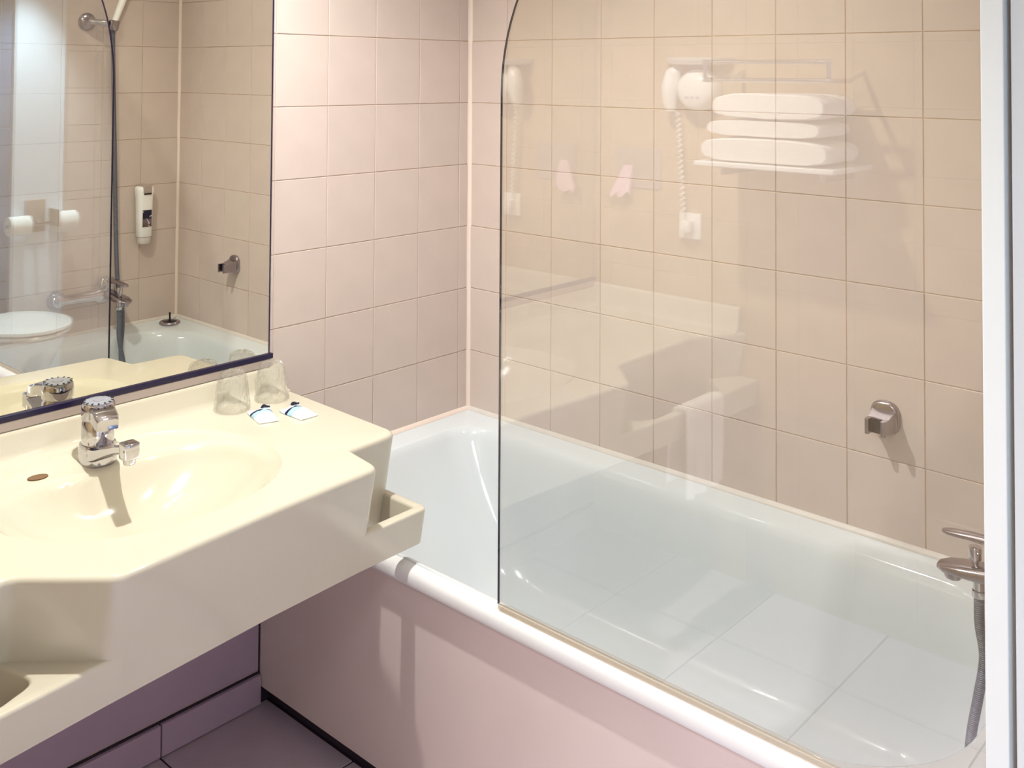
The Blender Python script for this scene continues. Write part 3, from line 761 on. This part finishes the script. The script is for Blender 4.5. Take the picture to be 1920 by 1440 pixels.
# ------------------------------------------------------------------ soap dispenser on the tub end wall
sd = thing('soap_dispenser', 'slim white soap dispenser bottle with dark label on the tub end wall', 'dispenser', (L_END - 0.03, -0.175, 0.89))
SX, SY = L_END - 0.032, -0.175
def slab(z, hw, hd): return [(SX + hd * k * math.cos(a), SY + hw * k * math.sin(a), z) for a in [2 * PI * j / 28 for j in range(28)] for k in [(abs(math.cos(a)) ** 3.2 + abs(math.sin(a)) ** 3.2) ** (-1 / 3.2)]]
obj('bottle', MB().rings([slab(0.912, 0.026, 0.022), slab(0.916, 0.030, 0.025), slab(1.0, 0.031, 0.026), slab(1.07, 0.033, 0.027), slab(1.10, 0.037, 0.029), slab(1.112, 0.036, 0.028), slab(1.118, 0.030, 0.023)], True, True), 'white_plastic', sd, smooth=True, angle=60)
obj('cap', MB().rings([slab(0.884, 0.020, 0.017), slab(0.890, 0.025, 0.021), slab(0.911, 0.026, 0.0215)], True, True), 'caulk', sd, smooth=True, angle=50)
obj('holder_clip', MB().box(SX - 0.030, L_END - 0.001, SY - 0.019, SY + 0.019, 1.090, 1.124, 0.003), 'ledge', sd)
obj('clip_slot', MB().box(SX - 0.0315, SX - 0.028, SY - 0.016, SY + 0.016, 1.086, 1.091), 'blackrubber', sd)
obj('label', MB().box(SX - 0.0275, SX - 0.0245, SY - 0.0195, SY + 0.0195, 0.955, 1.023), 'label', sd, origin=(SX - 0.026, SY, 0.989))

# ------------------------------------------------------------------ near wall: dryer, rack and towels (seen in the screen's reflection)
hdry = thing('hair_dryer', 'white wall hair dryer with hose handset and coiled cord beside the towel rack', 'hair dryer', (0.42, Y_N, 1.54))
obj('base_unit', MB().lathe((0.44, Y_N + 0.0005, 1.54), (0, 1, 0), [(0, 0.066), (0.02, 0.070), (0.055, 0.066), (0.072, 0.052), (0.076, 0.02)], 34), 'white_plastic', hdry, smooth=True, angle=50)
sk = MB()
for k in (-1, 0, 1): sk.box(0.44 + k * 0.02 - 0.004, 0.44 + k * 0.02 + 0.004, Y_N + 0.0745, Y_N + 0.0775, 1.512, 1.520)
obj('vents', sk, 'grey', hdry)
obj('handset', MB().tube([(0.345, Y_N + 0.045, 1.47), (0.342, Y_N + 0.05, 1.50), (0.345, Y_N + 0.052, 1.55), (0.356, Y_N + 0.05, 1.595), (0.37, Y_N + 0.05, 1.61)], [0.016, 0.024, 0.030, 0.026, 0.015], 20), 'white_plastic', hdry, smooth=True)
cord = [(0.35, Y_N + 0.04, 1.47)] + [(0.36 + 0.02 * t + 0.006 * math.cos(t * 120), Y_N + 0.03 + 0.006 * math.sin(t * 120), 1.46 - 0.33 * t) for t in [k / 160 for k in range(161)]] + [(0.395, Y_N + 0.03, 1.10)]
obj('cord', MB().tube(cord, 0.0028, 6), 'white_plastic', hdry, smooth=True)
obj('plug', MB().box(0.378, 0.412, Y_N + 0.014, Y_N + 0.044, 1.075, 1.11, 0.004), 'white_plastic', hdry, smooth=True)
so = tag(obj('wall_socket', MB().box(0.355, 0.435, Y_N + 0.0005, Y_N + 0.014, 1.05, 1.135, 0.004), 'white_plastic', smooth=True), 'white square wall socket under the hair dryer', 'socket')
ws = thing('wall_shelf', 'shallow oval white shelf above the hair dryer', 'shelf', (0.43, Y_N, 1.635))
def ov(hw, d, z): return [(0.43 + hw * math.cos(a), Y_N + 0.001 + d * max(0.0, math.sin(a)), z) for a in [PI * j / 24 for j in range(25)]]
obj('tray', MB().rings([ov(0.10, 0.085, 1.622), ov(0.118, 0.105, 1.632), ov(0.124, 0.11, 1.645), ov(0.118, 0.104, 1.645), ov(0.10, 0.085, 1.634)], True, True), 'ceramic', ws, smooth=True, angle=50)
td = thing('tissue_holder', 'chrome tissue dispenser with a pink tissue on the near wall', 'tissue dispenser', (0.19, Y_N, 1.25))
obj('face_plate', MB().box(0.10, 0.28, Y_N + 0.0005, Y_N + 0.006, 1.20, 1.335, 0.002), 'ledge', td)
ts = MB(); rg = []
for i in range(9):
    s = i / 8
    rg.append([(0.15 + 0.05 * math.cos(a) * (0.35 + 0.5 * s) - 0.02 * s, Y_N + 0.007 + 0.02 * s + 0.010 * math.sin(2 * a) * s + 0.006 * math.sin(a), 1.275 - 0.10 * s + 0.012 * math.sin(3 * a) * s) for a in [2 * PI * j / 18 for j in range(18)]])
ts.rings(rg, True, False)
obj('tissue', ts, 'pink_paper', td, smooth=True)

rk = thing('towel_rack', 'chrome towel rack of two rails high on the near wall', 'towel rack', (0.77, Y_N, 1.58))
for yy, zz in ((Y_N + 0.10, 1.575), (Y_N + 0.235, 1.575), (Y_N + 0.235, 1.628)):
    obj('rail', MB().tube([(0.575, yy, zz), (0.97, yy, zz)], 0.007, 12), 'chrome', rk, smooth=True)
for xx in (0.58, 0.965):
    obj('side_arm', MB().tube([(xx, Y_N + 0.001, 1.60), (xx, Y_N + 0.10, 1.575), (xx, Y_N + 0.235, 1.575), (xx, Y_N + 0.237, 1.628)], 0.007, 10), 'chrome', rk, smooth=True)
sf = thing('towel_shelf', 'white shelf board carrying folded towels below the chrome rack', 'shelf', (0.77, Y_N, 1.33))
obj('board', MB().box(0.56, 0.99, Y_N + 0.001, Y_N + 0.27, 1.318, 1.333, 0.004), 'white_paint', sf)
for xx in (0.62, 0.93): obj('bracket', MB().prism([(xx - .008, Y_N + .001), (xx + .008, Y_N + .001), (xx + .008, Y_N + .20), (xx - .008, Y_N + .20)], 1.29, 1.318), 'chrome', sf)
def folded_towel(x0, x1, y0, y1, z0, h, label):
    t = MB(); rg = []
    n = 20; cz = z0 + h / 2
    for i in range(15):
        s = i / 14; y = y0 + (y1 - y0) * s
        k = min(1.0, (min(s, 1 - s) * 14 + 0.35) / 1.6) ** 0.5
        ring = []
        for j in range(n):
            a = 2 * PI * j / n; c, q = math.cos(a), math.sin(a); p = 4.0
            e = (abs(c) ** p + abs(q) ** p) ** (-1 / p)
            ring.append(((x0 + x1) / 2 + (x1 - x0) / 2 * e * c * (0.97 + 0.03 * k), y, cz + h / 2 * e * q * (0.75 + 0.25 * k) + 0.003 * noise.noise(Vector((c * 2, y * 9, z0 * 9)))))
        rg.append(ring)
    t.rings(rg, True, True)
    o = tag(obj('folded_towel', t, 'towel', smooth=True, angle=70), label, 'towel', 'folded white towels on the rack shelf')
    return o
folded_towel(0.575, 0.965, Y_N + 0.03, Y_N + 0.255, 1.334, 0.072, 'thick folded white towel at the bottom of the stack')
folded_towel(0.590, 0.94, Y_N + 0.03, Y_N + 0.245, 1.409, 0.050, 'narrow folded white towel in the middle of the stack')
folded_towel(0.610, 0.955, Y_N + 0.03, Y_N + 0.250, 1.462, 0.075, 'folded white towel on top of the stack')

# towel over the near moulded rail
ht = MB(); rg = []
for i in range(15):
    y = -1.76 - 0.20 * i / 14
    wob = 0.004 * math.sin(i * 1.3)
    path = [(x + 0.0345, z) for x, z in [(0.610 + wob * 2, 0.40), (0.612 + wob, 0.50), (0.610, 0.60), (0.609, 0.640), (0.600, 0.652), (0.583, 0.652), (0.560, 0.645), (0.552, 0.62), (0.546, 0.545), (0.540, 0.43)]]
    inner = [(x - (0.006 if k < 4 else (-0.005 if k > 6 else 0)), z - (0.008 if 3 <= k <= 6 else 0)) for k, (x, z) in enumerate(path)]
    rg.append([(x, y, z) for x, z in path] + [(x, y, z) for x, z in reversed(inner)])
ht.rings(rg, True, True)
tag(obj('hand_towel', ht, 'towel', smooth=True, angle=60), 'white hand towel draped over the near vanity rail', 'towel')

# ------------------------------------------------------------------ toilet and paper (seen in the mirror through the screen)
wc = thing('toilet', 'white toilet with a closed lid beyond the end of the bath', 'toilet', (2.55, -1.27, 0.0))
TYC = -1.27
def egg(x0, x1, hw, z, n=36):
    o = []
    for j in range(n):
        a = 2 * PI * j / n; c, s = math.cos(a), math.sin(a)
        xx = (x0 + x1) / 2 + (x1 - x0) / 2 * c
        sq = 1.0 if c < 0 else 0.92 + 0.08 * (1 - c)
        o.append((xx, TYC + hw * s * sq, z))
    return o
obj('bowl', MB().rings([egg(2.50, 2.86, 0.11, 0.0), egg(2.49, 2.86, 0.115, 0.04), egg(2.47, 2.85, 0.12, 0.16), egg(2.40, 2.82, 0.16, 0.28), egg(2.345, 2.80, 0.185, 0.355), egg(2.335, 2.80, 0.19, 0.385), egg(2.345, 2.79, 0.18, 0.392)], True, True), 'ceramic', wc, smooth=True, angle=50)
obj('seat', MB().rings([egg(2.328, 2.79, 0.196, 0.392), egg(2.322, 2.79, 0.20, 0.400), egg(2.328, 2.79, 0.196, 0.410)], True, True), 'white_plastic', wc, smooth=True, angle=50)
obj('lid', MB().rings([egg(2.325, 2.79, 0.199, 0.413), egg(2.318, 2.79, 0.205, 0.420), egg(2.322, 2.79, 0.202, 0.430), egg(2.35, 2.77, 0.18, 0.437), egg(2.42, 2.70, 0.11, 0.440)], True, True), 'white_plastic', wc, smooth=True, angle=50)

ph = thing('paper_holder', 'cream toilet roll holder on the white casing by the toilet', 'roll holder', (X_R - 0.06, -1.49, 0.85))
obj('back_plate', MB().box(X_R - 0.044, X_R - 0.031, -1.50, -1.40, 0.79, 0.95, 0.004), 'ledge', ph, smooth=True)
obj('spindle', MB().tube([(X_R - 0.09, -1.29, 0.835), (X_R - 0.09, -1.635, 0.835)], 0.008, 10).tube([(X_R - 0.035, -1.45, 0.86), (X_R - 0.09, -1.45, 0.835)], 0.009, 10), 'chrome', ph, smooth=True)
obj('flap', MB().box(X_R - 0.15, X_R - 0.04, -1.525, -1.515, 0.82, 0.905, 0.003), 'ledge', ph)
tp2 = thing('toilet_roll', 'spare toilet paper roll on the nearer side of the cream holder', 'toilet roll', (X_R - 0.09, -1.36, 0.84), 'toilet paper rolls by the toilet')
obj('roll', MB().lathe((X_R - 0.09, -1.398, 0.835), (0, 1, 0), [(0, 0.012), (0, 0.046), (0.10, 0.046), (0.10, 0.012)], 36, False, False), 'paper', tp2, smooth=True, angle=40)
tp = thing('toilet_roll', 'white toilet paper roll on the side of the cream holder away from the bath', 'toilet roll', (X_R - 0.09, -1.575, 0.84), 'toilet paper rolls by the toilet')
obj('roll', MB().lathe((X_R - 0.09, -1.528, 0.835), (0, -1, 0), [(0, 0.012), (0, 0.052), (0.10, 0.052), (0.10, 0.012)], 36, False, False), 'paper', tp, smooth=True, angle=40)

# ------------------------------------------------------------------ lamp bodies
dlc = thing('downlight', 'recessed round ceiling downlight above the bath', 'ceiling light', (LAMP_C[0], LAMP_C[1], Z_CEIL))
obj('trim_ring', MB().lathe((LAMP_C[0], LAMP_C[1], Z_CEIL - 0.0005), (0, 0, -1), [(0, 0.055), (0.004, 0.054), (0.006, 0.048), (0.002, 0.042)], 36, False, False), 'white_plastic', dlc, smooth=True)
dlm = thing('downlight', 'recessed round ceiling downlight above the vanity', 'ceiling light', (LAMP_A[0], LAMP_A[1], Z_CEIL))
obj('trim_ring', MB().lathe((LAMP_A[0], LAMP_A[1], Z_CEIL - 0.0005), (0, 0, -1), [(0, 0.055), (0.004, 0.054), (0.006, 0.048), (0.002, 0.042)], 36, False, False), 'white_plastic', dlm, smooth=True)
dld = thing('downlight', 'added fill downlight in the ceiling above the toilet', 'ceiling light', (LAMP_D[0], LAMP_D[1], Z_CEIL))  # unseen fitting for the added toilet fill
obj('trim_ring', MB().lathe((LAMP_D[0], LAMP_D[1], Z_CEIL - 0.0005), (0, 0, -1), [(0, 0.055), (0.004, 0.054), (0.006, 0.048), (0.002, 0.042)], 36, False, False), 'white_plastic', dld, smooth=True)
ml_ = thing('mirror_lamp', 'chrome lamp bar with three small bulbs above the mirror', 'wall light', (0.0, -1.10, 2.06))
obj('bar', MB().box(0.001, 0.05, -1.28, -0.92, 2.045, 2.085, 0.006), 'chrome', ml_, smooth=True)
for (bx, by, bz) in LAMP_B:
    obj('socket', MB().tube([(0.048, by, 2.068), (0.10, by, 2.068), (0.125, by, 2.06), (0.125, by, 2.052)], 0.011, 12), 'chrome', ml_, smooth=True)
